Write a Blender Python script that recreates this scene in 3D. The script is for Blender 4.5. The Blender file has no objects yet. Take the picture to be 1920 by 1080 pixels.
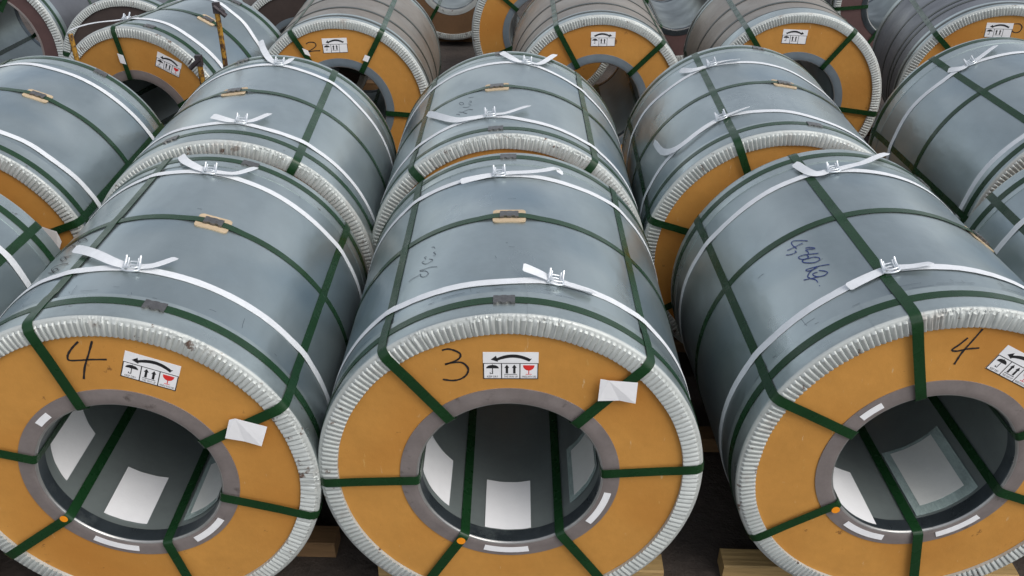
import bpy, math, random
from mathutils import Vector, Matrix
random.seed(7)
S = bpy.context.scene
COL = S.collection
PI = math.pi

# ------------------------------------------------------------------ camera
cam_data = bpy.data.cameras.new('camera')
cam = bpy.data.objects.new('camera', cam_data)
COL.objects.link(cam)
cam_data.sensor_width = 36.0
cam_data.lens = 1669.59 / 1920 * 36
cam_data.shift_x = 0.00906
cam_data.shift_y = 0.0126
cam_data.clip_start = 0.05
cam_data.clip_end = 2000
cam.matrix_world = (Matrix.Translation((0, 0, 2.3424)) @ Matrix.Rotation(0.0317, 4, 'Z')
                    @ Matrix.Rotation(PI / 2 - 0.5385, 4, 'X') @ Matrix.Rotation(0.0094, 4, 'Z'))
S.camera = cam
S.view_settings.view_transform = 'Standard'
S.view_settings.look = 'None'
S.view_settings.exposure = 0.55
S.view_settings.gamma = 1.0

# ------------------------------------------------------------------ sky and sun (soft, overcast)
SUN_AZ, SUN_EL = 128.0, 50.0           # azimuth from +Y (negative = left), elevation
w = bpy.data.worlds.new('World')
S.world = w
w.use_nodes = True
nt = w.node_tree
sky = nt.nodes.new('ShaderNodeTexSky')
sky.sky_type = 'NISHITA'
sky.sun_disc = False
sky.sun_elevation = math.radians(SUN_EL)
sky.sun_rotation = math.radians(SUN_AZ)
sky.air_density = 1.0
sky.dust_density = 2.0
sky.ozone_density = 1.0
hs = nt.nodes.new('ShaderNodeHueSaturation')
hs.inputs['Saturation'].default_value = 0.35
bg = nt.nodes['Background']
bg.inputs['Strength'].default_value = 0.13
nt.links.new(sky.outputs[0], hs.inputs['Color'])
nt.links.new(hs.outputs[0], bg.inputs['Color'])

sd = bpy.data.lights.new('sun', 'SUN')
sd.energy = 0.9
sd.angle = math.radians(40)
sd.color = (1.0, 0.95, 0.88)
sun = bpy.data.objects.new('sun', sd)
COL.objects.link(sun)
_a, _e = math.radians(SUN_AZ), math.radians(SUN_EL)
sun.rotation_euler = Vector((math.sin(_a) * math.cos(_e), math.cos(_a) * math.cos(_e), math.sin(_e))).to_track_quat('Z', 'Y').to_euler()
sun.location = (0, 0, 8)

# ------------------------------------------------------------------ materials
def mat(name, color, rough=0.5, metal=0.0, coat=0.0, noise=None, bump=None, rvar=0.0, spec=0.5, dirt_sheen=None, per_object=0.0):
    """noise=(scale, amount, stretch xyz), bump=(scale, distance, stretch), dirt_sheen=(colour, scale, threshold)"""
    m = bpy.data.materials.new(name)
    m.use_nodes = True
    n = m.node_tree
    L = n.links.new
    b = n.nodes['Principled BSDF']
    b.inputs['Metallic'].default_value = metal
    b.inputs['Roughness'].default_value = rough
    b.inputs['Specular IOR Level'].default_value = spec
    b.inputs['Coat Weight'].default_value = coat
    b.inputs['Coat Roughness'].default_value = 0.12
    tc = n.nodes.new('ShaderNodeTexCoord')
    oi = n.nodes.new('ShaderNodeObjectInfo')
    off = n.nodes.new('ShaderNodeVectorMath'); off.operation = 'ADD'
    mul = n.nodes.new('ShaderNodeMath'); mul.operation = 'MULTIPLY'; mul.inputs[1].default_value = 37.0
    L(oi.outputs['Random'], mul.inputs[0])
    L(tc.outputs['Object'], off.inputs[0]); L(mul.outputs[0], off.inputs[1])

    def noise_node(scale, stretch, detail=5.0, rgh=0.6):
        mp = n.nodes.new('ShaderNodeMapping')
        mp.inputs['Scale'].default_value = stretch
        L(off.outputs[0], mp.inputs['Vector'])
        t = n.nodes.new('ShaderNodeTexNoise')
        t.inputs['Scale'].default_value = scale
        t.inputs['Detail'].default_value = detail
        t.inputs['Roughness'].default_value = rgh
        L(mp.outputs[0], t.inputs['Vector'])
        return t
    rgb = n.nodes.new('ShaderNodeRGB')
    rgb.outputs[0].default_value = (*color, 1)
    cur = rgb.outputs[0]
    if noise:
        sc, am, st = noise
        t = noise_node(sc, st)
        t2 = noise_node(sc * 9, st, 3.0)
        ad = n.nodes.new('ShaderNodeMath'); ad.operation = 'MULTIPLY_ADD'
        L(t2.outputs['Fac'], ad.inputs[0]); ad.inputs[1].default_value = 0.35; L(t.outputs['Fac'], ad.inputs[2])
        mr = n.nodes.new('ShaderNodeMapRange')
        mr.inputs['From Min'].default_value = 0.4; mr.inputs['From Max'].default_value = 0.95
        mr.inputs['To Min'].default_value = 1 - am; mr.inputs['To Max'].default_value = 1 + am
        L(ad.outputs[0], mr.inputs['Value'])
        vm = n.nodes.new('ShaderNodeVectorMath'); vm.operation = 'SCALE'
        L(cur, vm.inputs[0]); L(mr.outputs[0], vm.inputs['Scale'])
        cur = vm.outputs[0]
        if rvar:
            rr = n.nodes.new('ShaderNodeMapRange')
            rr.inputs['From Min'].default_value = 0.3; rr.inputs['From Max'].default_value = 0.7
            rr.inputs['To Min'].default_value = max(0.02, rough - rvar); rr.inputs['To Max'].default_value = min(1, rough + rvar)
            t3 = noise_node(sc * 1.7, st, 2.5, 0.45)
            L(t3.outputs['Fac'], rr.inputs['Value'])
            L(rr.outputs[0], b.inputs['Roughness'])
    if per_object:
        mr = n.nodes.new('ShaderNodeMapRange')
        mr.inputs['To Min'].default_value = 1 - per_object; mr.inputs['To Max'].default_value = 1 + per_object
        L(oi.outputs['Random'], mr.inputs['Value'])
        vm = n.nodes.new('ShaderNodeVectorMath'); vm.operation = 'SCALE'
        L(cur, vm.inputs[0]); L(mr.outputs[0], vm.inputs['Scale'])
        cur = vm.outputs[0]
    for d in (dirt_sheen or []):
        dc, sc, th, st, wd = d
        t = noise_node(sc, st, 1.5 if wd > .19 else 8.0, 0.5 if wd > .19 else 0.65)
        mr = n.nodes.new('ShaderNodeMapRange')
        mr.inputs['From Min'].default_value = th; mr.inputs['From Max'].default_value = th + wd
        L(t.outputs['Fac'], mr.inputs['Value'])
        mx = n.nodes.new('ShaderNodeMix'); mx.data_type = 'RGBA'
        L(mr.outputs[0], mx.inputs['Factor']); L(cur, mx.inputs['A']); mx.inputs['B'].default_value = (*dc, 1)
        cur = mx.outputs['Result']
    L(cur, b.inputs['Base Color'])
    prev = None
    for bp in (bump or []):
        sc, dist, st = bp
        t = noise_node(sc, st, 4.0)
        bn = n.nodes.new('ShaderNodeBump')
        bn.inputs['Distance'].default_value = dist
        bn.inputs['Strength'].default_value = 1.0
        L(t.outputs['Fac'], bn.inputs['Height'])
        if prev: L(prev, bn.inputs['Normal'])
        prev = bn.outputs[0]
    if prev: L(prev, b.inputs['Normal'])
    return m

ISO = (1, 1, 1)
M = dict(
    wrap=mat('galvanised sheet', (0.345, 0.40, 0.408), 0.33, 0.82, noise=(2.0, 0.14, (1, .6, 1)), rvar=0.07, per_object=0.05,
             bump=[(2.2, 0.012, (1, .5, 1)), (7, 0.0016, ISO), (60, 0.00012, (1, .2, 1))],
             dirt_sheen=[((0.13, 0.14, 0.14), 7, 0.70, (1, .5, 1), 0.15), ((0.52, 0.575, 0.565), 2.4, 0.48, (1.6, .7, 1.6), 0.35), ((0.24, 0.32, 0.37), 1.9, 0.54, ISO, 0.2)]),  # dirt, then pale and bluish sheen patches put into the colour
    taupe=mat('reflection-tinted taupe sheet', (0.30, 0.265, 0.225), 0.45, 0.6, noise=(3, 0.2, ISO), rvar=0.1, per_object=0.08,
              bump=[(3, 0.006, ISO)], dirt_sheen=[((0.14, 0.12, 0.10), 6, 0.62, ISO, 0.15)]),  # warm reflections on the third row put into the base colour
    slate=mat('dark slate sheet', (0.17, 0.175, 0.19), 0.42, 0.6, noise=(3, 0.15, ISO), rvar=0.1, bump=[(3, 0.006, ISO)]),
    band=mat('zinc edge band', (0.42, 0.475, 0.47), 0.34, 0.8, noise=(6, 0.15, ISO), rvar=0.1, bump=[(14, 0.0012, ISO)],
             dirt_sheen=[((0.12, 0.10, 0.09), 14, 0.66, ISO, 0.06)]),
    zinc=mat('pressed zinc edge', (0.50, 0.525, 0.505), 0.5, 0.25, noise=(14, 0.10, ISO), rvar=0.1,
             bump=[(40, 0.0003, ISO)], dirt_sheen=[((0.13, 0.085, 0.065), 24, 0.62, ISO, 0.05), ((0.38, 0.36, 0.33), 7, 0.58, ISO, 0.15)]),
    board=mat('kraft fibreboard', (0.52, 0.25, 0.056), 0.72, 0.0, noise=(4, 0.13, ISO), bump=[(240, 0.0003, ISO), (6, 0.004, ISO)], spec=0.25,
              dirt_sheen=[((0.45, 0.19, 0.035), 2.2, 0.5, ISO, 0.25), ((0.22, 0.10, 0.03), 16, 0.655, ISO, 0.05), ((0.58, 0.40, 0.2), 7, 0.655, (9, 1, 2), 0.06), ((0.56, 0.33, 0.10), 11, 0.68, (3, 1, 1), 0.06)]),
    shadedboard=mat('shaded brown board', (0.15, 0.08, 0.035), 0.7, 0.0, noise=(5, 0.2, ISO)),  # dark because the shade of the far row is put into the colour
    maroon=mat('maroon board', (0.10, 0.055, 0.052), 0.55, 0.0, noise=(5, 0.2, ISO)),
    ring=mat('brown grey core ring', (0.27, 0.235, 0.225), 0.42, 0.35, noise=(12, 0.15, ISO), rvar=0.12,
             bump=[(20, 0.0008, ISO)], dirt_sheen=[((0.12, 0.10, 0.09), 15, 0.62, ISO, 0.1)]),
    rim=mat('worn rolled lip', (0.46, 0.46, 0.45), 0.35, 0.7, noise=(12, 0.15, ISO)),
    collar=mat('dark blue steel collar', (0.085, 0.105, 0.12), 0.34, 0.75, noise=(8, 0.2, ISO), rvar=0.1, bump=[(9, 0.0015, ISO)], dirt_sheen=[((0.17, 0.20, 0.21), 7, 0.6, ISO, 0.1)]),
    bluering=mat('blue grey core ring', (0.19, 0.235, 0.27), 0.45, 0.3, noise=(9, 0.12, ISO), rvar=0.1, bump=[(20, 0.0008, ISO)]),
    lining=mat('dark steel lining', (0.27, 0.31, 0.305), 0.36, 0.55, noise=(4, 0.12, ISO), rvar=0.06, bump=[(3, 0.003, ISO)]),
    green=mat('green painted strap', (0.009, 0.040, 0.013), 0.28, 0.0, coat=0.0, spec=0.35, noise=(12, 0.15, ISO), rvar=0.08, bump=[(30, 0.0003, ISO)],
              dirt_sheen=[((0.03, 0.05, 0.035), 20, 0.70, ISO, 0.06)]),
    darkstrap=mat('weathered dark strap', (0.035, 0.042, 0.034), 0.4, 0.2, noise=(25, 0.3, ISO), bump=[(30, 0.0006, ISO)]),
    cord=mat('white woven cord', (0.72, 0.74, 0.76), 0.6, 0.0, noise=(30, 0.08, ISO), bump=[(420, 0.0006, (1, .25, 1))]),
    wire=mat('bright wire', (0.78, 0.81, 0.83), 0.3, 0.8, noise=(60, 0.1, ISO)),
    seal=mat('crimped steel seal', (0.17, 0.165, 0.16), 0.36, 0.8, noise=(60, 0.25, ISO), dirt_sheen=[((0.12, 0.06, 0.035), 40, 0.6, ISO, 0.1)],
             bump=[(80, 0.001, ISO)]),
    pad=mat('pale card pad', (0.52, 0.40, 0.26), 0.85, 0.0, noise=(40, 0.18, ISO), bump=[(80, 0.0006, ISO)]),
    paper=mat('white paper', (0.84, 0.84, 0.85), 0.6, 0.0, noise=(8, 0.03, ISO), bump=[(9, 0.003, ISO)]),
    greypaper=mat('grey document sheet', (0.66, 0.67, 0.64), 0.6, 0.0, noise=(10, 0.06, ISO), bump=[(12, 0.002, ISO)]),
    pocket=mat('clear film pocket', (0.40, 0.50, 0.48), 0.16, 0.2, coat=0.8, noise=(9, 0.3, (3, 1, 1)), bump=[(14, 0.006, (3, 1, 1))]),
    black=mat('black ink', (0.012, 0.012, 0.014), 0.6, noise=(40, 0.2, ISO)),
    greyink=mat('faded grey ink', (0.09, 0.11, 0.13), 0.6, noise=(40, 0.3, ISO)),
    blueink=mat('blue ink', (0.010, 0.028, 0.16), 0.5, noise=(40, 0.2, ISO)),
    red=mat('red ink', (0.70, 0.03, 0.025), 0.55, noise=(40, 0.1, ISO)),
    orange=mat('orange dot', (0.90, 0.30, 0.01), 0.55, noise=(40, 0.05, ISO)),
    timber=mat('pale pine timber', (0.38, 0.25, 0.10), 0.75, noise=(4, 0.3, (1, 14, 14)), bump=[(5, 0.003, (1, 14, 14))],
               dirt_sheen=[((0.22, 0.12, 0.05), 6, 0.62, (1, 6, 6), 0.1)]),
    shadedtimber=mat('shade-darkened brown timber', (0.17, 0.095, 0.04), 0.8, noise=(4, 0.3, (1, 14, 14)), bump=[(5, 0.003, (1, 14, 14))]),  # brown wood with the deep shade between coils put into its colour
    yellow=mat('chipped yellow paint', (0.36, 0.19, 0.025), 0.5, noise=(20, 0.2, ISO), dirt_sheen=[((0.07, 0.035, 0.018), 26, 0.47, ISO, 0.08)],
               bump=[(50, 0.003, ISO)]),
    rust=mat('dark worn iron', (0.06, 0.05, 0.055), 0.5, 0.6, noise=(30, 0.3, ISO), bump=[(50, 0.003, ISO)]),
    ground=mat('dark stained concrete', (0.055, 0.042, 0.034), 0.85, noise=(2.2, 0.45, ISO), bump=[(12, 0.012, ISO), (90, 0.003, ISO)],
               dirt_sheen=[((0.075, 0.065, 0.058), 5, 0.60, ISO, 0.12), ((0.02, 0.016, 0.014), 1.4, 0.55, ISO, 0.2)]),
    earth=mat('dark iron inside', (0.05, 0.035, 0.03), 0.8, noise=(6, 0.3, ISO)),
)

# ------------------------------------------------------------------ mesh helpers
def mesh_obj(name, verts, faces, mats, parent=None, smooth=True, fmat=None, angle=35):
    me = bpy.data.meshes.new(name)
    me.from_pydata(verts, [], faces)
    for m in (mats if isinstance(mats, (list, tuple)) else [mats]):
        me.materials.append(m)
    if fmat:
        me.polygons.foreach_set('material_index', fmat)
    if smooth:
        me.polygons.foreach_set('use_smooth', [True] * len(faces))
        me.update()
        me.set_sharp_from_angle(angle=math.radians(angle))
    me.update()
    o = bpy.data.objects.new(name, me)
    COL.objects.link(o)
    if parent: o.parent = parent
    return o

class MB:
    """collects geometry of ONE mesh"""
    def __init__(s): s.v = []; s.f = []; s.m = []
    def add(s, verts, faces, mi=0):
        k = len(s.v); s.v += [tuple(v) for v in verts]
        s.f += [tuple(i + k for i in f) for f in faces]; s.m += [mi] * len(faces)
    def box(s, c, size, rot=None, mi=0, bev=0.0):
        hx, hy, hz = [q / 2 for q in size]
        vs = [Vector((x, y, z)) for x in (-hx, hx) for y in (-hy, hy) for z in (-hz, hz)]
        if rot: vs = [rot @ v for v in vs]
        vs = [v + Vector(c) for v in vs]
        s.add(vs, [(0, 1, 3, 2), (4, 6, 7, 5), (0, 4, 5, 1), (2, 3, 7, 6), (0, 2, 6, 4), (1, 5, 7, 3)], mi)
    def tube(s, pts, r, n=8, mi=0, cap=True):
        pts = [Vector(p) for p in pts]
        rings = []
        up = Vector((0.31, 0.17, 0.93)).normalized()
        for i, p in enumerate(pts):
            t = (pts[min(i + 1, len(pts) - 1)] - pts[max(i - 1, 0)]).normalized()
            a = t.cross(up)
            if a.length < 1e-3: a = t.cross(Vector((1, 0, 0)))
            a.normalize(); b = t.cross(a)
            rr = r[i] if isinstance(r, (list, tuple)) else r
            rings.append([p + a * math.cos(2 * PI * k / n) * rr + b * math.sin(2 * PI * k / n) * rr for k in range(n)])
        vs = [v for R_ in rings for v in R_]
        fs = []
        for i in range(len(rings) - 1):
            for k in range(n):
                fs.append((i * n + k, i * n + (k + 1) % n, (i + 1) * n + (k + 1) % n, (i + 1) * n + k))
        if cap:
            fs.append(tuple(range(n - 1, -1, -1))); fs.append(tuple((len(rings) - 1) * n + k for k in range(n)))
        s.add(vs, fs, mi)
    def ribbon(s, pts, wdirs, widths, ndirs, th, closed=False, mi=0):
        n = len(pts); vs = []
        for p, wd, wi, nd in zip(pts, wdirs, widths, ndirs):
            p = Vector(p); a = Vector(wd) * wi * .5; b = Vector(nd) * th * .5
            vs += [p - a + b, p + a + b, p + a - b, p - a - b]
        fs = []
        for i in range(n if closed else n - 1):
            j = (i + 1) % n
            for k in range(4):
                fs.append((i * 4 + k, i * 4 + (k + 1) % 4, j * 4 + (k + 1) % 4, j * 4 + k))
        if not closed:
            fs.append((3, 2, 1, 0)); e = (n - 1) * 4; fs.append((e, e + 1, e + 2, e + 3))
        s.add(vs, fs, mi)
    def build(s, name, mats, parent=None, smooth=True, angle=35):
        return mesh_obj(name, s.v, s.f, mats, parent, smooth, s.m if isinstance(mats, (list, tuple)) else None, angle)

def smoothcurve(ctrl, n):
    """Catmull-Rom through control tuples"""
    out = []
    m = len(ctrl)
    for i in range(n + 1):
        t = i / n * (m - 1); k = min(int(t), m - 2); u = t - k
        p0, p1, p2, p3 = ctrl[max(k - 1, 0)], ctrl[k], ctrl[k + 1], ctrl[min(k + 2, m - 1)]
        out.append(tuple(0.5 * (2 * b + (c - a) * u + (2 * a - 5 * b + 4 * c - d) * u * u + (3 * b - a - 3 * c + d) * u ** 3)
                         for a, b, c, d in zip(p0, p1, p2, p3)))
    return out

def tag(o, label=None, cat=None, group=None, kind=None):
    if label: o['label'] = label
    if cat: o['category'] = cat
    if group: o['group'] = group
    if kind: o['kind'] = kind
    return o

# ------------------------------------------------------------------ the coil
class Coil:
    def __init__(s, x, y, yaw, R, L, label, name='steel_coil'):
        s.R, s.L = R, L
        e = bpy.data.objects.new(name, None)
        e.empty_display_size = 0.2
        e.location = (x, y, 0); e.rotation_euler = (0, 0, -yaw)
        COL.objects.link(e)
        tag(e, label, 'steel coil', 'strapped steel coils lying in rows')
        s.root = e; s.straps = []; s.mid = 99
    def p(s, th, r, ss):
        t = math.radians(th)
        return Vector((r * math.cos(t), ss, r * math.sin(t) + s.R))
    def n(s, th):
        t = math.radians(th); return Vector((math.cos(t), 0, math.sin(t)))
    def t(s, th):
        t = math.radians(th); return Vector((-math.sin(t), 0, math.cos(t)))

    def lathe(s, name, prof, N, m, flip=False, seam=None, step=0.0, wob=0.0, seed=0, angle=35, jit=0.0):
        """surface of revolution: prof = [(r, s)]; seam: the radius winds by step once round, ending in a lapped edge"""
        rnd = random.Random(seed)
        vs = []; ph = [rnd.uniform(0, 6.28) for _ in range(6)]
        K = N + 1 if seam is not None else N
        for i in range(K):
            fr = i / N
            th = (seam or 0) + 360 * fr
            add = step * fr
            a = math.radians(th)
            wv = wob * (math.sin(2 * a + ph[0]) + .6 * math.sin(3 * a + ph[1]) + .4 * math.sin(7 * a + ph[2]))
            for r, q in prof:
                w2 = wob * 0.6 * math.sin(5 * a + 9 * q + ph[3])
                vs.append(s.p(th, r + add + wv + w2 + rnd.uniform(-jit, jit), q))
        P = len(prof); fs = []
        for i in range(K if seam is None else N):
            j = (i + 1) % K
            for k in range(P - 1):
                q = (i * P + k, j * P + k, j * P + k + 1, i * P + k + 1)
                fs.append(q[::-1] if flip else q)
        if seam is not None:           # thickness of the lapped edge
            for k in range(P - 1):
                fs.append((N * P + k, k, k + 1, N * P + k + 1))
        return mesh_obj(name, vs, fs, m, s.root, True, None, angle)

    def wrap(s, m, seam=None, seed=0):
        Rr = s.R - 0.001
        prof = [(Rr, 0.02 + (s.L - 0.04) * k / 12) for k in range(13)]
        s.lathe('sheet_wrap', prof, 180, m, flip=False, seam=seam if seam is not None else 230, step=0.0016, wob=0.0005, seed=seed)

    def guard(s, m, seed=0, front=True, n=204, seam=200, crush=()):
        R = s.R; rnd = random.Random(seed + 50)
        per = 6 if front else 3
        hh = [0, .86, 1, .86, .70, .5] if front else [0, 1, .5]
        N = n * per
        vs = []; fs = []
        sgn = 1 if front else -1
        base = 0 if front else s.L
        rows = [(R - .0012, .118, 0), (R + .0022, .1175, 0), (R + .0022, .014, 0), (R + .0014, .006, 0), (R - .001, .0012, 0), (R - .004, -.0008, 0), (R * .984, -.0018, .0),
                (R * .976, -.0020, .9), (R * .935, -.0020, 1), (R * .908, -.0020, 1), (R * .899, -.0018, .8), (R * .8975, .0045, 0)]
        amps = [rnd.uniform(.9, 1.08) for _ in range(n)]
        ph = [rnd.uniform(0, 6) for _ in range(4)]
        for i in range(N + 1):
            fr = i / N; k = i % per; fl = (i // per) % n
            th = seam + 360 * fr
            a = math.radians(th)
            lap = 0.0009 * fr
            dmg = sum(math.exp(-((((th - c + 180) % 360) - 180) / wd) ** 2) for c, wd in crush)
            edge = 0.0006 * math.sin(9 * a + ph[0]) + 0.0004 * math.sin(23 * a + ph[1])
            for j, (r, q, am) in enumerate(rows):
                h = hh[k] * .0074 * am * amps[fl] * (1 - .35 * min(1, dmg))
                rr = r + (lap if j < 4 else 0) + (edge if j in (9, 10) else 0)
                qq = q - h - lap * (1 if j > 3 else 0)
                if dmg > 0.05 and j in (4, 5, 6, 7, 8): qq += rnd.uniform(-.0022, .0022) * min(1, dmg); rr += rnd.uniform(-.002, .002) * min(1, dmg)
                vs.append(s.p(th, rr, base + sgn * qq))
        P = len(rows)
        for i in range(N):
            for k in range(P - 1):
                q = (i * P + k, i * P + k + 1, (i + 1) * P + k + 1, (i + 1) * P + k)
                fs.append(q if front else q[::-1])
        fm = []
        for i in range(N):
            fm += [1, 1, 1, 0] + [0] * (P - 5)
        o = mesh_obj('edge_guard', vs, fs, [m, M['band']], s.root, True, fm, 42)
        return o

    def board(s, m, front=True, inner=.50):
        q = .0045 if front else s.L - .0045
        prof = [(s.R * (.985 - (.985 - inner) * k / 4), q) for k in range(5)]
        s.lathe('end_board', prof, 128, m, flip=front is False)

    def core(s, m, front=True, seam=290, ro=.574, ri=.478):
        R = s.R
        pr = [(ro * R, .0043), (ro * R - .0002, .0015), ((ro + ri) / 2 * R, .0005), (ri * R + .006, .0), (ri * R + .002, .0015), (ri * R - .0008, .006), (ri * R - .0015, .012), (ri * R - .0015, .052), (ri * R + .001, .0535)]
        if not front: pr = [(r, s.L - q) for r, q in pr]
        o = s.lathe('core_ring', pr, 144, [m, M['rim'], M['collar']], flip=not front, seam=seam, step=0.0, wob=0.0004 if front else 0, seed=3)
        per = len(pr) - 1; fm = []
        for i in range(144): fm += [0, 0, 0, 1, 1, 2, 2, 2][:per]
        fm += [0] * (len(o.data.polygons) - len(fm))
        o.data.polygons.foreach_set('material_index', fm)

    def lining(s, m, ri=.478):
        R = s.R
        pr = [(ri * R + .0005, .004 + (s.L - .008) * k / 8) for k in range(9)]
        s.lathe('bore_lining', pr, 144, m, flip=True, seam=60, step=0.001, wob=0.0004, seed=5)

    def long_strap(s, th, m, width=.031, skew=0.0, ri=.478, label=None):
        R, L = s.R, s.L
        s.straps.append(th)
        ro = R + .0058; lo = R + .0020; rb = ri * R - .0032
        f = -.0128
        path = []
        for k in range(41):
            q_ = .135 + (L - .27) * (1 - k / 40); d = abs(q_ - s.mid)
            path.append((lo + (.0022 if d < .02 else .0012 if d < .035 else 0) + (.003 if k in (0, 40) else 0), q_))
        path += [(ro, .10), (ro + .0003, .03), (ro - .001, .010), (ro - .004, .002), (ro - .009, -.005), (R * .965, f)]
        path += [(R * .90, f + .0005), (R * .80, f + .003), (R * .62, f + .004), (R * .55, f + .004), (ri * R + .008, f + .004), (ri * R + .002, f + .0065), (rb + .0007, f + .012), (rb, .02), (rb, .06)]
        for k in range(1, 8): path.append((rb, .06 + (L - .12) * k / 8))
        bf = L - f
        path += [(rb, L - .06), (rb, L - .02), (rb + .0007, bf - .012), (ri * R + .002, bf - .0065), (ri * R + .008, bf - .004), (R * .62, bf - .004), (R * .90, bf - .0005), (R * .965, bf), (ro - .009, L + .005), (ro - .004, L - .002), (ro - .001, L - .010), (ro + .0003, L - .03), (ro, L - .10)]
        b = MB(); pts = []; wd = []; nd = []
        n = len(path)
        for i, (r, q) in enumerate(path):
            a = th + skew * (q / L - .5)
            pts.append(s.p(a, r, q)); wd.append(s.t(a))
            r0, q0 = path[i - 1]; r1, q1 = path[(i + 1) % n]
            tg = (s.n(a) * (r1 - r0) + Vector((0, q1 - q0, 0))).normalized()
            nd.append(tg.cross(s.t(a)).normalized())
        b.ribbon(pts, wd, [width] * n, nd, .0011, closed=True)
        o = b.build('lengthwise_strap', m, s.root, True, 60)
        if label: o['label'] = label
        return o

    def girth(s, q, m, width=.031, seal=None, pad=False, lift=None, slack=0.0):
        lift = lift if lift is not None else (.0042 if (q < .12 or q > s.L - .12) else .0022)
        b = MB(); N = 120; pts = []; wd = []; nd = []
        ph = random.uniform(0, 6)
        for i in range(N):
            th = 360 * i / N
            r = s.R + lift
            if pad and seal is not None:
                d = abs(((th - seal + 180) % 360) - 180)
                r += .0048 * max(0, 1 - max(0, d - 5) / 5)
            pts.append(s.p(th, r, q + .0022 * math.sin(math.radians(th) * 2 + ph))); wd.append(Vector((0, 1, 0))); nd.append(s.n(th))
        b.ribbon(pts, wd, [width] * N, nd, .0010, closed=True)
        o = b.build('girth_strap', m, s.root, True, 60)
        if seal is not None:
            sb = MB()
            base_r = s.R + lift + (.0052 if pad else 0) + .0012
            half = math.degrees(.029 / s.R)
            # crimped seal: a plate with notches bitten out of both edges and edges folded down
            us = []
            for k in range(13):
                u = -1 + k / 6
                notch = .004 if k in (3, 4, 8, 9) else 0
                us.append((u, notch))
            top = []; bot = []
            vs = []
            for u, nt_ in us:
                th = seal + u * half; hw = .0195 - nt_
                r2 = base_r + .003 + (0.0012 if nt_ else 0)
                for vv, rr in ((-hw, base_r - .004), (-hw, r2), (hw, r2), (hw, base_r - .004)):
                    vs.append(s.p(th, rr, q + vv))
            fs = []
            for k in range(12):
                for j in range(3):
                    fs.append((k * 4 + j, (k + 1) * 4 + j, (k + 1) * 4 + j + 1, k * 4 + j + 1))
            fs.append((0, 1, 2, 3)); fs.append((51, 50, 49, 48))
            sb.add(vs, fs)
            sb.build('strap_seal', M['seal'], o, True, 25)
            if pad:
                pb = MB(); W = .043; H = .052; n2 = 8
                out = []
                for cx, cy, a0 in ((1, 1, 0), (-1, 1, 90), (-1, -1, 180), (1, -1, 270)):
                    for k in range(5):
                        a = math.radians(a0 + 90 * k / 4)
                        out.append((cx * (H - .012) + .012 * math.cos(a), cy * (W - .012) + .012 * math.sin(a)))
                K = len(out); vs = []
                for rr in (s.R + .0009, s.R + .0052):
                    for u, v in out:
                        vs.append(s.p(seal + math.degrees(u / s.R), rr, q + v))
                # centre line splits so that the pad follows the curve
                fs = [(i, (i + 1) % K, K + (i + 1) % K, K + i) for i in range(K)]
                fs.append(tuple(range(K, 2 * K)))
                pb.add(vs, fs)
                pb.build('card_pad', M['pad'], o, False)
        return o

    def cord(s, ctrl, buckle=None, tails=(), m=None, width=.0295):
        """ctrl = [(theta, s)] where the cord runs; elsewhere it keeps the mean"""
        m = m or M['cord']
        cs_ = sorted(ctrl)
        def sq(th):
            th = (th + 90) % 360 - 90
            if th <= cs_[0][0]: return cs_[0][1]
            if th >= cs_[-1][0]:
                f = min(1, (th - cs_[-1][0]) / 60); f = f * f * (3 - 2 * f)
                return cs_[-1][1] * (1 - f) + cs_[0][1] * f
            for (a, b), (c, d) in zip(cs_, cs_[1:]):
                if a <= th <= c:
                    u = (th - a) / (c - a); u = u * u * (3 - 2 * u); return b + (d - b) * u
        b = MB(); N = 144; pts = []; wd = []; nd = []; wi = []
        qs = [sq(360 * i / N) for i in range(N)]
        for _ in range(4): qs = [(qs[i - 1] + 2 * qs[i] + qs[(i + 1) % N]) / 4 for i in range(N)]
        for i in range(N):
            th = 360 * i / N
            dd = (qs[(i + 1) % N] - qs[i - 1]) / (2 * 2 * PI / N * s.R)
            wd.append((Vector((0, 1, 0)) - s.t(th) * dd).normalized())
            dd_ = min([abs(((th - a + 180) % 360) - 180) for a in s.straps] + [99]); hb = .0026 + (.0028 if dd_ < 2.6 else .0012 if dd_ < 4.5 else 0)
            pts.append(s.p(th, s.R + hb, qs[i])); nd.append(s.n(th)); wi.append(width * random.uniform(.95, 1.05))
        b.ribbon(pts, wd, wi, nd, .0012, closed=True)
        for tl in tails:
            c = smoothcurve(tl, 14); tp = [s.p(a, s.R + .0065 + l * .75, q) for a, q, l in c]
            wd = []; nd = []; wi = []
            for i in range(len(tp)):
                tg = (tp[min(i + 1, len(tp) - 1)] - tp[max(0, i - 1)]).normalized()
                nn = s.n(c[i][0])
                tw = i / len(tp) * .35
                wv = tg.cross(nn).normalized()
                wv = (wv + nn * tw).normalized()
                wd.append(wv); nd.append(tg.cross(wv).normalized())
                f = i / (len(tp) - 1)
                wi.append(width * (1.05 if f < .93 else 1.05 - (f - .93) * 4))
            b.ribbon(tp, wd, wi, nd, .0011)
        o = b.build('binding_cord', m, s.root, True, 60)
        if buckle is not None:
            th, q = buckle[:2]; k = buckle[2] if len(buckle) > 2 else 1.0
            O = s.p(th, s.R + .006, q); U = -s.t(th); V = Vector((0, 1, 0)); W = s.n(th)
            P = lambda u, v, w_: O + U * u * k + V * v * k + W * w_ * k
            bb = MB()
            for sd_ in (-1, 1):
                bb.tube([P(sd_ * .021, -.019, .004), P(sd_ * .020, -.010, .006), P(sd_ * .019, .006, .015), P(sd_ * .019, .018, .027)], [.0036, .0042, .0042, .0038], 8)
                bb.tube([P(sd_ * .014, -.014, .005), P(sd_ * .013, .004, .010), P(sd_ * .013, .016, .020)], .0028, 7)
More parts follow.
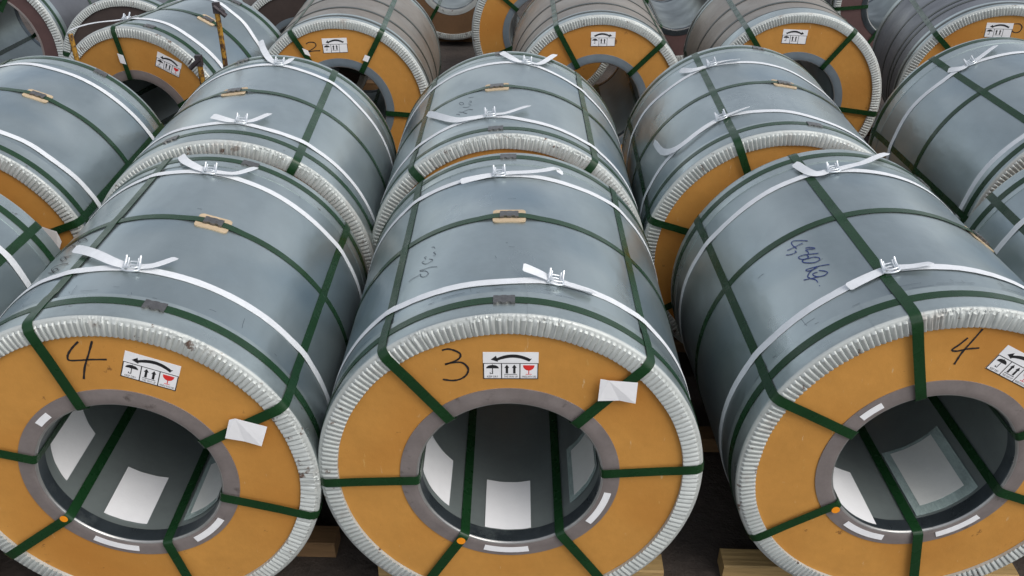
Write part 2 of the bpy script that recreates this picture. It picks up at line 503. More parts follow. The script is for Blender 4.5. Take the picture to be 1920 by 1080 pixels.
            arc = [P(.023 * math.cos(a), -.017 - .010 * abs(math.sin(a)), .004) for a in [PI * j / 12 for j in range(13)]]
            bb.tube(arc, .0028, 7)
            arc = [P(.019 * math.cos(a), -.012 - .007 * abs(math.sin(a)), .010) for a in [PI * j / 12 for j in range(13)]]
            bb.tube(arc, .0024, 7)
            bb.tube([P(-.019, .012, .006), P(-.008, .015, .010), P(.008, .015, .010), P(.019, .012, .006)], .0026, 7)
            bb.tube([P(-.019, .004, .003), P(0, .004, .007), P(.019, .004, .003)], .0022, 7)
            bb.build('wire_buckle', M['wire'], o, True, 80)
        return o

    def bore_sheet(s, name, t0, t1, q0, q1, m, r=None, th=.0006, skew=0.0, ri=.478, parent=None):
        r = r if r is not None else ri * s.R - .0022
        b = MB(); n = 10; vs = []
        for rr in (r, r + th):
            for i in range(n + 1):
                a = t0 + (t1 - t0) * i / n
                for k in range(3):
                    q = q0 + (q1 - q0) * k / 2
                    vs.append(s.p(a + skew * k / 2, rr + .0004 * math.sin(i * 1.7 + k), q))
        P3 = 3; K = (n + 1) * 3
        fs = []
        for i in range(n):
            for k in range(2):
                fs.append((i * 3 + k, i * 3 + k + 1, (i + 1) * 3 + k + 1, (i + 1) * 3 + k))
                fs.append((K + i * 3 + k, K + (i + 1) * 3 + k, K + (i + 1) * 3 + k + 1, K + i * 3 + k + 1))
            fs.append((i * 3, (i + 1) * 3, K + (i + 1) * 3, K + i * 3))
            fs.append((i * 3 + 2, K + i * 3 + 2, K + (i + 1) * 3 + 2, (i + 1) * 3 + 2))
        b.add(vs, fs)
        return b.build(name, m, parent or s.root, True, 40)

    def face_poly(s, name, pts, q, m, th=.0006, curl=0.0, parent=None, label=None):
        """flat sheet on the front face, corners in units of R about the axis"""
        b = MB(); n = len(pts)
        vs = []
        for k, (x, z) in enumerate(pts): vs.append(Vector((x * s.R, q - curl * (k % 2), z * s.R + s.R)))
        for k, (x, z) in enumerate(pts): vs.append(Vector((x * s.R, q + th - curl * (k % 2), z * s.R + s.R)))
        fs = [tuple(range(n)), tuple(range(2 * n - 1, n - 1, -1))] + [(i, n + i, n + (i + 1) % n, (i + 1) % n) for i in range(n)]
        b.add(vs, fs)
        o = b.build(name, m, parent or s.root, False)
        if label: o['label'] = label
        return o

    def ring_sticker(s, t0, t1, r0=.508, r1=.546):
        pts = [(r0, t0 + (t1 - t0) * k / 8) for k in range(9)] + [(r1, t1 - (t1 - t0) * k / 8) for k in range(9)]
        s.face_poly('ring_sticker', [(r * math.cos(math.radians(t)), r * math.sin(math.radians(t))) for r, t in pts], -.0014, M['paper'])

    def face_ink(s, strokes, m, width=.0056, q=.0036):
        b = MB()
        for st in strokes:
            c = smoothcurve(st, max(8, 4 * len(st))); P_ = [Vector((x * s.R, q, z * s.R + s.R)) for x, z in c]
            wd = []
            for i in range(len(P_)):
                tg = (P_[min(i + 1, len(P_) - 1)] - P_[max(0, i - 1)]).normalized(); wd.append(tg.cross(Vector((0, 1, 0))).normalized())
            b.ribbon(P_, wd, [width * random.uniform(.8, 1.15) for _ in P_], [Vector((0, -1, 0))] * len(P_), .0002)
        b.build('marker_writing', m, s.root, False)

    def top_ink(s, strokes, m, width=.0030, name='marker_writing'):
        b = MB()
        for st in strokes:
            c = smoothcurve(st, max(6, 4 * len(st)))
            P_ = [s.p(t_, s.R + .0014, q) for t_, q in c]; wd = []
            for i in range(len(P_)):
                tg = (P_[min(i + 1, len(P_) - 1)] - P_[max(0, i - 1)]).normalized(); wd.append(tg.cross(s.n(c[i][0])).normalized())
            b.ribbon(P_, wd, [width * random.uniform(.8, 1.2) for _ in P_], [s.n(t_) for t_, q in c], .0002)
        b.build(name, m, s.root, False)
    def scuffs(s, seed, n=26):
        rnd = random.Random(seed)
        for k in range(n):
            a = rnd.uniform(35, 150); q = rnd.choice([rnd.uniform(.122, .15), rnd.uniform(.122, .16), rnd.uniform(.3, .9), s.L - rnd.uniform(.123, .15)])
            ln = rnd.uniform(.6, 7) * (1 if q < .17 else .5)
            ax = rnd.random() < .25
            st = [(a, q), (a + (.3 if ax else ln * .5), q + (ln * .004 if ax else rnd.uniform(-.002, .002))), (a + (.5 if ax else ln), q + (ln * .009 if ax else rnd.uniform(-.003, .003)))]
            s.top_ink([st], M['greyink'], rnd.choice([.0007, .0009, .0013]), 'scuff_line')

    def handling_label(s, cx, cz, rot, glass=True, right=False, k=1.0):
        """printed sticker: curved arrow, umbrella, two up arrows, glass"""
        R = s.R; W, H = .150 * k, .088 * k
        c, sn = math.cos(math.radians(rot)), math.sin(math.radians(rot))
        def P(u, v, lay):
            u -= .5; v -= .5
            x, z = u * W * c - v * H * sn, u * W * sn + v * H * c
            return Vector((cx * R + x, .0034 - lay * .00035, cz * R + z + R))
        b = MB()
        def poly(pts, mi, lay): b.add([P(u, v, lay) for u, v in pts], [tuple(range(len(pts)))], mi)
        def quad(a, b_, mi=1, lay=1): poly([(a[0], a[1]), (b_[0], a[1]), (b_[0], b_[1]), (a[0], b_[1])], mi, lay)
        # sheet as a thin slab
        vs = [P(u, v, 0) for u, v in ((0, 0), (1, 0), (1, 1), (0, 1))] + [P(u, v, -2) for u, v in ((0, 0), (1, 0), (1, 1), (0, 1))]
        b.add(vs, [(0, 1, 2, 3), (7, 6, 5, 4), (0, 4, 5, 1), (1, 5, 6, 2), (2, 6, 7, 3), (3, 7, 4, 0)], 0)
        # curved arrow
        n = 14; fl = (lambda u: 1 - u) if right else (lambda u: u)
        top = []; bot = []
        for i in range(n + 1):
            u = .24 + .60 * i / n; d = (u - .54) / .30
            top.append((u, .93 - .15 * d * d - .01)); bot.append((u - .004, .80 - .15 * d * d + (.01 if i < 3 else 0)))
        for i in range(n):
            q = [bot[i], bot[i + 1], top[i + 1], top[i]]; q = [(fl(u), v) for u, v in q]
            poly(q[::-1] if right else q, 1, 1)
        hd = [(.14, .725), (.27, .645), (.235, .87)]; hd = [(fl(u), v) for u, v in hd]
        poly(hd[::-1] if right else hd, 1, 1)
        tl = [(.838, .645 + .02), (.80, .74), (.88, .775)]; tl = [(fl(u), v) for u, v in tl]
        poly(tl[::-1] if right else tl, 1, 1)
        # frame lines
        for a, b_ in (((0, .575), (1, .60)), ((0, 0), (1, .03)), ((0, .03), (.018, .575)), ((.982, .03), (1, .575)), ((.325, .03), (.343, .575)), ((.657, .03), (.675, .575))):
            quad(a, b_)
        # umbrella
        m_ = 10; pts = [(.17 + .115 * math.cos(PI * i / m_), .40 + .13 * math.sin(PI * i / m_)) for i in range(m_ + 1)]
        poly(pts, 1, 1)
        quad((.162, .20), (.178, .41)); quad((.125, .19), (.178, .215)); quad((.120, .19), (.134, .25)); quad((.166, .52), (.174, .56))
        # up arrows
        for x0 in (.43, .565):
            quad((x0 - .022, .21), (x0 + .022, .42)); poly([(x0 - .045, .42), (x0 + .045, .42), (x0, .54)], 1, 1)
        quad((.38, .165), (.615, .185))
        if glass:
            pts = [(.825 - .105 * math.cos(PI * i / 8), .52 - .20 * math.sin(PI * i / 8)) for i in range(9)]
            poly(pts, 2, 1); quad((.818, .19), (.834, .34), 2); quad((.77, .17), (.88, .19), 2)
        o = b.build('handling_label', [M['paper'], M['black'], M['red']], s.root, False)
        # captions
        if glass:
            for txt, u0, wtx in (('KEEP DRY', .17, .20), ('THIS WAY UP', .50, .25), ('HANDLE WITH CARE', .83, .26)):
                me = text_mesh(txt)
                xs = [v.co.x for v in me.vertices]; w0 = max(xs) - min(xs); x0 = min(xs)
                mb = MB()
                mb.add([P(u0 + ((v.co.x - x0) / w0 - .5) * wtx, .055 + v.co.y / 0.7 * .075, 1) for v in me.vertices], [tuple(pl.vertices) for pl in me.polygons])
                mb.build('caption', M['black'], o, False)
        return o

_txt = {}
def text_mesh(t):
    if t not in _txt:
        cu = bpy.data.curves.new('t', 'FONT'); cu.body = t; cu.resolution_u = 2
        ob = bpy.data.objects.new('t', cu); COL.objects.link(ob)
        dg = bpy.context.evaluated_depsgraph_get()
        me = bpy.data.meshes.new_from_object(ob.evaluated_get(dg))
        bpy.data.objects.remove(ob); bpy.data.curves.remove(cu)
        _txt[t] = me
    return _txt[t]

# ------------------------------------------------------------------ setting: ground
def ground():
    n = 70; vs = []; fs = []
    def g(i):                      # finer near the coils
        u = i / n * 2 - 1; return math.copysign(abs(u) ** 2.6, u) * 300
    rnd = random.Random(3)
    for j in range(n + 1):
        for i in range(n + 1):
            x, y = g(i), g(j) + 4
            vs.append((x, y, -.070 + (rnd.uniform(-.004, .004) if abs(x) < 12 and abs(y - 4) < 12 else 0)))
    for j in range(n):
        for i in range(n):
            a = j * (n + 1) + i; fs.append((a, a + 1, a + n + 2, a + n + 1))
    tag(mesh_obj('ground', vs, fs, M['ground']), kind='structure')
ground()

# ------------------------------------------------------------------ coils
G = M['green']; DK = M['darkstrap']
# name: x, y, yaw, R, L
POS = dict(
    a=(-1.148, 1.932, -.036, .553, 1.151), b=(-.037, 1.975, -.021, .560, 1.145), c=(1.200, 2.076, -.044, .558, 1.160),
    d=(-1.187, 3.142, -.062, .567, 1.166), e=(-.083, 3.254, -.022, .571, 1.166), f=(1.049, 3.387, .015, .565, 1.276),
    g=(-2.335, 3.154, -.050, .563, 1.097), h=(2.515, 3.665, -.039, .573, 1.190), i=(-2.285, 1.780, -.006, .560, 1.150),
    j=(2.321, 2.252, .014, .560, 1.150), k=(-1.155, 5.247, -.053, .544, 1.20), l=(.408, 5.430, -.014, .546, 1.20),
    m=(1.631, 5.537, .041, .550, 1.20), n=(2.915, 5.617, .188, .573, 1.20), p=(-2.214, 4.851, .228, .560, .88),
    q=(-3.967, 6.367, 0, .570, 1.2), u=(-2.78, 6.076, 0, .50, 1.2), s=(.084, 7.066, 0, .57, 1.2), x=(-1.72, 6.60, 0, .49, 1.2),
    t=(-.81, 9.0, 0, .57, 1.2), v=(1.30, 8.35, 0, .57, 1.2), w=(3.25, 8.3, 0, .57, 1.2))

def coil(key, label, straps, girths, wrap='wrap', ring='ring', strapmat=None, seam=None, gn=204, crush=(), board='board', ro=.574, ri=.478, girthmat=None, seed=0, gseam=200):
    C = Coil(*POS[key], label)
    C.wrap(M[wrap], seam, seed)
    C.guard(M['zinc'], seed, True, gn, gseam, crush); C.guard(M['zinc'], seed + 1, False, 72)
    C.board(M[board], True, ri + .02); C.board(M[board], False, ri + .02)
    C.core(M[ring], True, 290, ro, ri); C.core(M[ring], False, 290, ro, ri)
    C.lining(M['lining'], ri)
    if len(girths) > 1: C.mid = girths[1][0]
    for t_ in straps:
        C.long_strap(t_, strapmat or G, ri=ri, skew=random.uniform(-1.2, 1.2))
    for gq in girths:
        C.girth(gq[0], girthmat or G, seal=gq[1] if len(gq) > 1 else None, pad=len(gq) > 2)
    return C

# ---- front row
C = coil('a', 'grey steel coil marked 4 with a white tag over its strap, at front left',
         [106.6, 28.9, 165, 215.5, 284, 345], [(.083, 74.6), (.606, 73.3, 1), (1.094, 73.4)], seam=103.2, crush=[(62, 9), (28, 9), (88, 6), (0, 10)], seed=1)
C.cord([(38.6, .253), (56.8, .251), (74.5, .254), (86.9, .261), (104.2, .269), (124, .308)], (86.9, .261, 1.05),
       [[(88, .262, .002), (93, .275, .014), (102, .345, .018), (111.8, .425, .016)], [(85.5, .262, .002), (81, .272, .010), (76.4, .320, .020)]])
C.cord([(14, .942), (44.4, .935), (68.8, .950), (84.8, .97), (109.4, .986)], (84.8, .970, 1.0),
       [[(86, .97, .002), (90, .985, .010), (96, 1.045, .012), (99.5, 1.105, .014)], [(83.5, .97, .002), (79, .962, .008), (75, .98, .012), (70.6, 1.055, .016)]])
C.face_ink([[(-.075, .856), (-.112, .82), (-.143, .778), (-.145, .748), (-.101, .747), (-.035, .752), (.04, .753)],
            [(-.007, .86), (-.04, .787), (-.077, .708), (-.099, .635)]], M['black'])
C.handling_label(.2405, .686, -19.9)
C.face_poly('paper_tag', [(.592, .411), (.625, .424), (.778, .368), (.735, .245), (.65, .272), (.556, .297)], -.0142, M['paper'], curl=.003)
C.face_poly('orange_dot', [(-.412 + .022 * math.cos(a_ * PI / 8), -.286 + .022 * math.sin(a_ * PI / 8)) for a_ in range(16)], -.0103, M['orange'])
for t0, t1 in ((128, 138), (-123, -96), (-59, -34)): C.ring_sticker(t0, t1)
C.bore_sheet('inner_label', -191, -159, .088, .312, M['paper']); C.bore_sheet('inner_label', -125.6, -96, .075, .288, M['paper'])
o_ = C.bore_sheet('document_pocket', -70, -36, .075, .375, M['pocket']); C.bore_sheet('document_sheet', -66, -38, .10, .33, M['greypaper'], r=.478 * C.R - .0030, parent=o_)
C.top_ink([[(114.1, .538), (116.4, .564), (118.4, .577), (119.2, .574), (117.9, .552), (116.0, .539), (113.6, .527), (114.1, .538)], [(118.3, .555), (118, .539)],
           [(116.4, .505), (120.7, .548)], [(119.9, .53), (122, .54)], [(114.4, .43), (117.4, .446), (120.1, .464), (119.4, .442), (117.3, .417), (116.3, .417), (116.9, .434), (119.4, .463)],
           [(112.2, .365), (115.5, .383), (118.5, .395), (120.1, .395), (118.7, .367), (116.2, .339), (115.1, .34), (115.6, .355), (117.7, .372), (117.7, .359), (117, .341), (120.3, .367)], [(118, .322), (118.3, .32)]], M['black'], .0028)

FRONT = [(C, 11)]
C = coil('b', 'grey steel coil marked 3 on its tan board, middle of the front row',
         [128.7, 48.5, 182.6, 239.0, 305.2, 5.1], [(.070, 92.3), (.595, 91.4, 1), (1.094, 92.2)], crush=[(97, 8), (80, 7), (118, 5)], seed=2, gseam=86)
C.cord([(55.6, .207), (66, .200), (77.9, .196), (93, .171), (111.6, .179), (122.9, .190), (133.8, .21)], (77.9, .196, 1.0),
       [[(79, .197, .002), (82.5, .200, .016), (87.3, .205, .034)], [(76.5, .195, .002), (72, .180, .008), (66.3, .182, .010)]])
C.cord([(46.8, .968), (70.8, .925), (95.5, .929), (109.4, .94), (128.7, .958)], (95.2, .930, 1.0),
       [[(96.5, .93, .001), (102, .918, .004), (109, .912, .008)], [(94, .93, .002), (86, .935, .008), (80, .955, .016), (74.6, 1.0, .020), (73.6, .975, .010)]])
C.face_ink([[(-.334, .791), (-.304, .799), (-.266, .787), (-.246, .769), (-.254, .744), (-.287, .723), (-.322, .709), (-.287, .72), (-.239, .721), (-.21, .687), (-.22, .648), (-.25, .623), (-.289, .614), (-.335, .62)]], M['black'])
C.handling_label(-.004, .708, 0.8)
C.face_poly('paper_tag', [(.43, .66), (.47, .655), (.612, .641), (.61, .518), (.53, .532), (.425, .531)], -.0142, M['paper'], curl=.003)
C.face_poly('orange_dot', [(-.261 + .024 * math.cos(a_ * PI / 8), -.450 + .024 * math.sin(a_ * PI / 8)) for a_ in range(16)], -.0103, M['orange'])
for t0, t1 in ((-104.8, -78), (-36, -10.5)): C.ring_sticker(t0, t1)
C.bore_sheet('inner_label', -171, -135, .075, .285, M['paper']); C.bore_sheet('inner_label', -106.5, -75, .056, .271, M['paper'])
o_ = C.bore_sheet('document_pocket', -44.5, -6, .095, .35, M['pocket']); C.bore_sheet('document_sheet', -40, -10, .115, .325, M['greypaper'], r=.478 * C.R - .0030, parent=o_)
C.top_ink([[(116.9, .491), (116, .485), (115.7, .475)], [(115.3, .448), (115.8, .446), (114.9, .429), (115.7, .423)], [(117.1, .414), (115.7, .4), (116.5, .39), (118.2, .392), (119.7, .414), (118.9, .416)],
           [(118.2, .439), (119.1, .441), (118.4, .425)], [(113.6, .34), (115.8, .354), (117.5, .358), (119.9, .364), (118.9, .354), (117.7, .345)],
           [(117.7, .345), (116.5, .323), (117, .309), (118.1, .311), (119.3, .327), (119.3, .339), (120.3, .335), (122.3, .335), (123.5, .328)]], M['greyink'], .0022)

FRONT.append((C, 12))
C = coil('c', 'grey steel coil with blue writing on top and a 4 on its board',
         [106.5, 151.5, 211.5, 280, 340, 26.8], [(.074, 52), (.615, 54.5, 1), (1.102, 52)], crush=[(98, 5), (86, 8)], seed=4, gseam=117.5)
C.cord([(71.1, .218), (89.3, .227), (104.3, .238), (124.7, .21), (142.5, .203)], (104.3, .238, 1.0),
       [[(106, .238, .001), (111, .222, .003), (117.6, .207, .004)], [(103, .238, .002), (98, .226, .006), (92.5, .232, .010)]])
C.cord([(55, .95), (82.5, .943), (97.8, .952), (114.6, .95), (139.8, .931), (173.8, .949)], (97.6, .952, .95),
       [[(99, .952, .001), (103, .93, .006), (106, .955, .010), (108.4, 1.05, .012)], [(96, .952, .002), (91, .965, .008), (84, 1.0, .016), (70.5, 1.14, .026)]])
C.face_ink([[(.01, .828), (-.021, .788), (-.049, .757), (-.024, .749), (.026, .762), (.083, .768)], [(.068, .879), (.038, .812), (.005, .741), (-.015, .669)]], M['black'])
C.handling_label(.302, .654, -28)
C.face_poly('orange_dot', [(-.423 + .023 * math.cos(a_ * PI / 8), -.291 + .023 * math.sin(a_ * PI / 8)) for a_ in range(16)], -.0103, M['orange'])
for t0, t1 in ((140.7, 127.2), (-130, -101.5), (-69, -42)): C.ring_sticker(min(t0, t1), max(t0, t1))
C.bore_sheet('inner_label', -146, -107.5, .02, .262, M['paper'])
o_ = C.bore_sheet('document_pocket', -75.5, -30, .062, .365, M['pocket']); C.bore_sheet('document_sheet', -70, -37.5, .10, .352, M['greypaper'], r=.478 * C.R - .0030, parent=o_)
C.top_ink([[(119.7, .537), (121.6, .558), (123.4, .574), (124.4, .57), (124.5, .554), (124.2, .537), (124, .525)], [(121.4, .537), (122.8, .538), (124.3, .538), (126.8, .542)],
           [(124.8, .518), (124.7, .508), (126.3, .51), (127.9, .522)], [(121.6, .503), (120.5, .499), (119.1, .481), (119.6, .479), (120.8, .489), (121.8, .492), (121.5, .478), (121.7, .467)],
           [(119, .445), (120.7, .456), (122.9, .471), (124.6, .476), (125, .469), (124.2, .454), (122.9, .447), (122.2, .451), (122.4, .462)],
           [(122.3, .442), (120.7, .435), (119.6, .418), (120.2, .407), (121.9, .409), (123.9, .428), (124.6, .442), (124, .449), (122.3, .442)],
           [(118.1, .364), (120.2, .375), (122.5, .385), (124.9, .393), (124.8, .383), (123.4, .377), (121.9, .377), (121.9, .383), (123, .377), (124.5, .371), (125.7, .356), (125.2, .344)],
           [(123.5, .357), (122.4, .353), (123.7, .357), (124, .349), (123.1, .331), (121.3, .322), (120, .328), (120.3, .34), (121.8, .358)],
           [(121, .32), (123.5, .331), (125.3, .34), (127.2, .351)], [(125.2, .339), (124.1, .322), (124, .304)], [(124.1, .286), (124, .284)]], M['blueink'], .0033)

FRONT.append((C, 13))
C = coil('i', 'grey steel coil at the left edge, only its strapped rear corner showing',
         [33.5, 106, 165, 215, 284, 345], [(.08, 100), (.60, 100, 1), (1.075, 100)], seed=6)
C.cord([(22, .200), (60, .22)]); C.cord([(22.1, .888), (28.4, .902), (36, .903)])
C = coil('j', 'grey steel coil at the right edge, behind the coil with the blue writing',
         [146.5, 106.5, 211, 280, 340, 27], [(.08, 60), (.60, 60, 1), (1.075, 60)], seed=7)
C.cord([(120, .2), (150, .22)]); C.cord([(144.7, .865), (155.4, .861)])

for C_, sd_ in FRONT: C_.scuffs(sd_)
# ---- second row
C = coil('d', 'grey steel coil with a card pad, directly behind the white tagged coil marked 4',
         [59.2, 165, 215, 300, 345], [(.090, 110), (.598, 96.7, 1), (1.115, 105)], seed=8, crush=[(70, 12), (50, 9)])
C.cord([(59.5, .183), (77.7, .174), (84.6, .2), (100.9, .186), (119.2, .234)], (84.6, .201, 1.0),
       [[(86, .2, .002), (90, .195, .008), (97, .245, .012)], [(83.5, .2, .002), (80, .215, .010), (75.9, .31, .014)]])
C.cord([(40.5, .932), (58.8, .974), (73.5, .974), (84.8, 1.0), (105.6, .982)], (84.8, 1.0, 1.0),
       [[(86, 1.0, .002), (90, 1.04, .012), (96, 1.2, .02), (100.5, 1.36, .03)], [(83.5, 1.0, .002), (81.5, 1.02, .01), (80.3, 1.075, .016)]])
C = coil('e', 'grey steel coil directly behind the coil marked 3, grey handwriting beside its card pad',
         [131.6, 54.5, 185, 240, 305, 5], [(.055, 95.4), (.590, 96, 1), (1.115, 95)], seed=9, crush=[(100, 30), (60, 10)])
C.cord([(62.8, .149), (81.9, .160), (97.9, .213), (112.4, .218), (124.5, .215)], (97.9, .213, 1.0),
       [[(99, .213, .002), (105, .205, .006), (114, .26, .010), (128.5, .545, .014)], [(96.5, .213, .002), (91, .215, .008), (82.4, .305, .014)]])
C.cord([(44.4, .866), (66.1, .91), (82.5, .967), (105.9, .965), (126.1, .981)], (82.5, .970, .95),
       [[(84, .97, .002), (88, .965, .010), (94.8, 1.09, .014)], [(81, .97, .002), (76, .98, .008), (68.2, 1.20, .018)]])
C.top_ink([[(106.3, .509), (108.6, .519)], [(108, .466), (107.2, .467), (107.1, .442), (108.3, .445)], [(106.8, .408), (108.1, .423)],
           [(111, .478), (110.5, .454), (111.6, .454), (112.6, .481), (112.3, .497), (111, .478)], [(107.5, .395), (108.7, .394), (110.5, .414)],
           [(105.7, .34), (107.7, .357), (109.3, .354), (110.6, .351), (112.2, .372)], [(108.2, .314), (109.4, .329), (110.3, .349)], [(111.5, .323), (112.3, .343), (113.3, .346)]], M['greyink'], .003)
C = coil('f', 'grey steel coil with a curling white cord end, behind the blue written coil',
         [114.2, 163.5, 211, 280, 340, 27], [(.083, 81.6), (.628, 81.8, 1), (1.22, 82)], seed=10, crush=[(80, 5)])
C.cord([(71.8, .170), (94.7, .240), (115.8, .289), (123.3, .265), (141.2, .258)], (115.8, .280, 1.0),
       [[(117, .28, .002), (122, .26, .006), (136, .23, .012), (144, .31, .016), (147.2, .50, .022)], [(114.5, .28, .002), (110, .278, .008), (103.8, .285, .014)]])
C.cord([(61.7, .84), (72.4, .921), (94.4, .955), (109, .99), (132.4, .98), (150.4, 1.017)], (109, .992, 1.0),
       [[(110.5, .992, .002), (116, .99, .006), (120, 1.02, .008), (124, 1.09, .010)], [(107.5, .992, .002), (103, .98, .008), (96, .965, .012)]])
C = coil('g', 'grey steel coil with a crumpled white tag, left edge of the second row',
         [21.5, 106, 165, 215, 284, 345], [(.047, 110), (.579, 69.9, 1), (1.055, 60)], seed=11, crush=[(60, 30)])
C.cord([(29.3, .180), (47, .160), (55.4, .170), (66.4, .158)]); C.cord([(21.8, .915), (44.3, .904), (74.1, .913), (97.8, .965)])
C.face_poly('paper_tag', [(.649, .334), (.771, .292), (.781, .206), (.734, .11), (.654, .206)], -.0142, M['paper'], curl=.006)
C = coil('h', 'grey steel coil at the right edge of the second row, green straps along its flank',
         [126.4, 173.6, 211, 280, 340, 27], [(.040, 60), (.600, 60, 1), (1.150, 60)], seed=12)
C.cord([(110, .1), (132.5, .096), (150.5, .101), (169.2, .088)])
C.cord([(108.5, .893), (118, .909), (133.3, .901), (151.3, .921), (171.2, .908)], (118, .909, 1.0),
       [[(119.5, .909, .002), (123, .895, .006), (127.5, .945, .008)], [(116.5, .909, .002), (111, .93, .008), (101.5, 1.0, .014)]])

# ---- third row
C = coil('k', 'taupe steel coil marked 2 on its tan board, third row',
         [119.9, 60.5, 180, 225, 290, 355], [(.065,), (.29,), (.60,), (1.14,)], wrap='taupe', ring='bluering', girthmat=DK, seed=13)
C.handling_label(-.031, .713, 2, glass=False, k=.98)
C.face_ink([[(-.343, .728), (-.309, .747), (-.253, .744), (-.237, .712), (-.273, .677), (-.327, .647), (-.262, .654), (-.195, .656)]], M['black'])
C.face_poly('strap_sticker', [(.29, .62), (.345, .60), (.315, .54), (.26, .56)], -.0103, M['paper'])
C.face_poly('strap_sticker', [(-.385, .69), (-.325, .665), (-.30, .60), (-.36, .625)], -.0103, M['paper'])
C = coil('l', 'taupe steel coil with an unmarked tan board, directly right of the fluted rim coil',
         [120.6, 46.5, 180, 225, 290, 355], [(.08,), (.31,), (.62,), (1.14,)], wrap='taupe', ring='bluering', girthmat=DK, seed=14)
C.handling_label(.018, .739, 1, glass=False, right=True, k=.98)
C = coil('m', 'taupe steel coil with open dark bore, above the coil with the curling cord end',
         [127.0, 55.4, -5.8, 180, 240, 300], [(.12,), (.30,), (.62,), (1.14,)], wrap='taupe', ring='bluering', girthmat=DK, seed=15)
C.handling_label(-.079, .739, -1, glass=False, right=True, k=.98)
C = coil('n', 'dark slate steel coil at the upper right corner, handwriting on its board',
         [138, 60, 200, 250, 310, 0], [(.06,), (.27,), (.36,), (.62,), (1.10,)], wrap='slate', ring='bluering', girthmat=DK, seed=16)
C.handling_label(-.13, .735, 2, glass=False, k=1.0)
C.face_ink([[(.041, .814), (-.007, .804), (-.018, .764), (.023, .723), (.072, .731), (.087, .779), (.064, .808), (.041, .814)], [(.12, .80), (.15, .81), (.17, .77), (.14, .72)]], M['black'])
C = coil('p', 'grey steel coil at the upper left with yellow iron stakes beside it',
         [99.5, 30, 165, 215, 284, 345], [(.06, 80), (.433, 66.3, 1), (.82, 70)], ring='ring', seed=17)
C.cord([(43.1, .155), (58.2, .150), (79.4, .175), (96.8, .18), (105.4, .2)], (104.5, .195, 1.1),
       [[(106, .2, .002), (114, .2, .02), (126, .16, .09), (138, .16, .17), (144, .22, .21)], [(103.5, .2, .002), (98, .21, .008)]])
C.cord([(37.6, .591), (60.3, .662), (82.3, .737)])
C.handling_label(.379, .66, -22, k=1.0)
C.face_poly('strap_sticker', [(-.165, .735), (-.10, .72), (-.085, .63), (-.15, .64)], -.0103, M['paper'])

# ---- far rows
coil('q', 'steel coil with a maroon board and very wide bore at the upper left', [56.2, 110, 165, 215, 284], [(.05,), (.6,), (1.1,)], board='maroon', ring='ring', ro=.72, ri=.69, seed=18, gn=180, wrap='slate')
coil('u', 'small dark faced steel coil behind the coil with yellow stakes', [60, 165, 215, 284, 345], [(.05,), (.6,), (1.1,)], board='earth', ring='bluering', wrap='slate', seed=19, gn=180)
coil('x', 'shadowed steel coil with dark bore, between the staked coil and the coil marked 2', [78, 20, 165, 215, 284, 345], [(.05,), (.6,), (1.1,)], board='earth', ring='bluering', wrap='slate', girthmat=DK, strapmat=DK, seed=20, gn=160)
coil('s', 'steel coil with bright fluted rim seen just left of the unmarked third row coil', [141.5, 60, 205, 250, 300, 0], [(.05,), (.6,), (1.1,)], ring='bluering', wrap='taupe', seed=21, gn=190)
coil('t', 'farthest steel coil at the top edge, silver core ring over a shaded brown board', [127, 50, 185, 240, 10], [(.05,), (.6,), (1.1,)], wrap='taupe', ring='zinc', board='shadedboard', seed=22, gn=180)
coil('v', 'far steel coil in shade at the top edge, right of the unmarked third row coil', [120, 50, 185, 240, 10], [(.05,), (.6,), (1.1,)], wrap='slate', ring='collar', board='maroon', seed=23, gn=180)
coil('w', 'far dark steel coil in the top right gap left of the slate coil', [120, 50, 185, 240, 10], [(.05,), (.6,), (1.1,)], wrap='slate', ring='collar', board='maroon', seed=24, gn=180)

# ------------------------------------------------------------------ timber bearers
def timber(x0, x1, y0, y1, label, z1=-.0005, z0=-.071, skew=0.0, m='shadedtimber'):
    b = MB(); n = 10; vs = []
    cx = (x0 + x1) / 2
    rnd = random.Random(int(x0 * 100) + int(y0 * 10))
    bev = .005
    o = bpy.data.objects
    prof = [(y0 + bev, z1), (y1 - bev, z1), (y1, z1 - bev), (y1, z0 + bev), (y1 - bev, z0), (y0 + bev, z0), (y0, z0 + bev), (y0, z1 - bev)]
    for k in range(n + 1):
        x = x0 + (x1 - x0) * k / n
        for (y, z) in prof:
            vs.append((x, y + skew * (x - cx) + rnd.uniform(-.0015, .0015), z + (rnd.uniform(-.0015, 0))))
    P = len(prof); fs = []
    for k in range(n):
        for j in range(P):
            fs.append((k * P + j, (k + 1) * P + j, (k + 1) * P + (j + 1) % P, k * P + (j + 1) % P))
    fs.append(tuple(range(P))); fs.append(tuple(n * P + j for j in range(P - 1, -1, -1)))
    b.add(vs, fs)
    tag(b.build('timber_bearer', M[m], None, True, 30), label, 'timber beam', 'timber bearers under the coils')
timber(.700, 1.70, 2.185, 2.270, 'pale timber bearer under the front of the coil with the blue writing', m='timber')
timber(-.49, .49, 2.150, 2.235, 'pale timber bearer under the front of the coil marked 3', m='timber')
timber(-1.66, -.655, 2.225, 2.315, 'brown timber bearer under the left coil marked 4, its end sticking out')
timber(.705, 1.70, 2.86, 2.95, 'shaded timber bearer under the rear of the coil with the blue writing')
timber(-.53, .50, 2.84, 2.93, 'shaded timber bearer under the rear of the coil marked 3')
timber(-1.66, -.66, 2.82, 2.91, 'shaded timber bearer under the rear of the left coil marked 4')
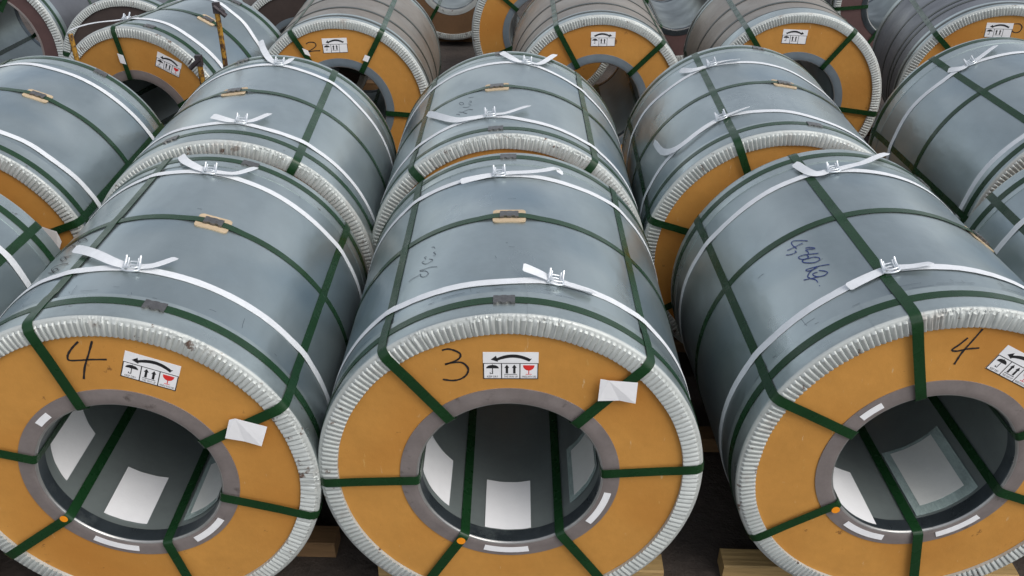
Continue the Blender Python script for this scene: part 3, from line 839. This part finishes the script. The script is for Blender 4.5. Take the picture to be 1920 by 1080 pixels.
names = dict(i='coil at the left edge in the front row', j='coil at the right edge in the front row', d='coil behind the left coil marked 4', e='coil behind the coil marked 3',
             f='second row coil with the curling cord', g='coil at the left edge in the second row', h='coil at the right edge in the second row', k='coil marked 2',
             l='unmarked third row coil', m='coil with the open dark bore', n='dark slate coil', p='coil beside the yellow stakes', s='coil with the bright fluted rim',
             t='farthest coil', u='small coil behind the upper left one', x='shadowed coil with a dark bore', q='coil with the maroon board', v='shaded far coil', w='far dark coil at the top right')
for k_, nm in names.items():
    x, y, yw, R, L = POS[k_]
    for dy, fb in ((.2, 'front'), (L - .25, 'rear')):
        xs = x + math.sin(yw) * dy
        timber(xs - R * .88, xs + R * .88, y + dy, y + dy + .085, 'timber bearer under the %s of the %s' % (fb, nm), skew=-math.sin(yw))

# ------------------------------------------------------------------ yellow stakes
def stake(base, top, label, rad=.015, head=True, hd=1):
    e = bpy.data.objects.new('iron_stake', None); e.location = base; COL.objects.link(e)
    tag(e, label, 'iron stake', 'yellow iron stakes between the coils')
    B = Vector((0, 0, 0)); T = Vector(top) - Vector(base)
    b = MB(); n = 10
    for k in range(2): pass
    pts = [B.lerp(T, k / n) + Vector((random.uniform(-.002, .002), 0, 0)) for k in range(n + 1)]
    b.tube(pts, [rad * random.uniform(.94, 1.06) for _ in pts], 8)
    b.build('stake_shaft', M['yellow'], e, True, 50)
    c = MB()
    c.box((0, 0, .012), (rad * 6, rad * 6, .022)); c.build('foot_plate', M['rust'], e, False)
    if head:
        h = MB()
        h.box(T + Vector((0, 0, .01)), (.032, .032, .055))
        h.tube([T + Vector((-.048 * hd, -.01, -.030)), T + Vector((-.02 * hd, -.01, -.005)), T + Vector((.010 * hd, -.01, .02))], .013, 8)
        h.tube([T + Vector((-.050 * hd, -.02, -.005)), T + Vector((-.025 * hd, -.02, .025))], .004, 6)
        h.build('stake_head', M['rust'], e, True, 30)
    return e
stake((-1.74, 4.62, -.07), (-1.735, 4.55, 1.02), 'yellow iron stake with forked dark head in front of a tan board', hd=1)
stake((-1.70, 4.84, -.07), (-1.66, 4.72, 1.25), 'taller rusty yellow iron stake with dark head against the side of the upper left coil', hd=-1)
stake((-2.46, 4.74, -.07), (-2.49, 4.76, 1.10), 'bare rusty yellow stake at the left rim of the upper left coil', rad=.013, head=False)

# ------------------------------------------------------------------ packet far back
b = MB()
b.box((-3.38, 7.75, .50), (.62, .55, .34)); 
e = bpy.data.objects.new('wrapped_packet', None); e.location = (-3.38, 7.75, .33 - .0); COL.objects.link(e)
tag(e, 'pale wrapped packet on a yellow skid at the top left edge', 'packet')
b = MB(); b.box((0, 0, .19), (.62, .55, .30)); b.build('packet_wrapping', M['paper'], e, False)
b = MB()
for yy in (-.2, 0, .2): b.box((0, yy, -.18), (.66, .08, .43))
b.box((0, 0, .038 - .02), (.68, .58, .035)); b.build('skid', M['yellow'], e, False)
e.location = (-3.38, 7.75, .325)
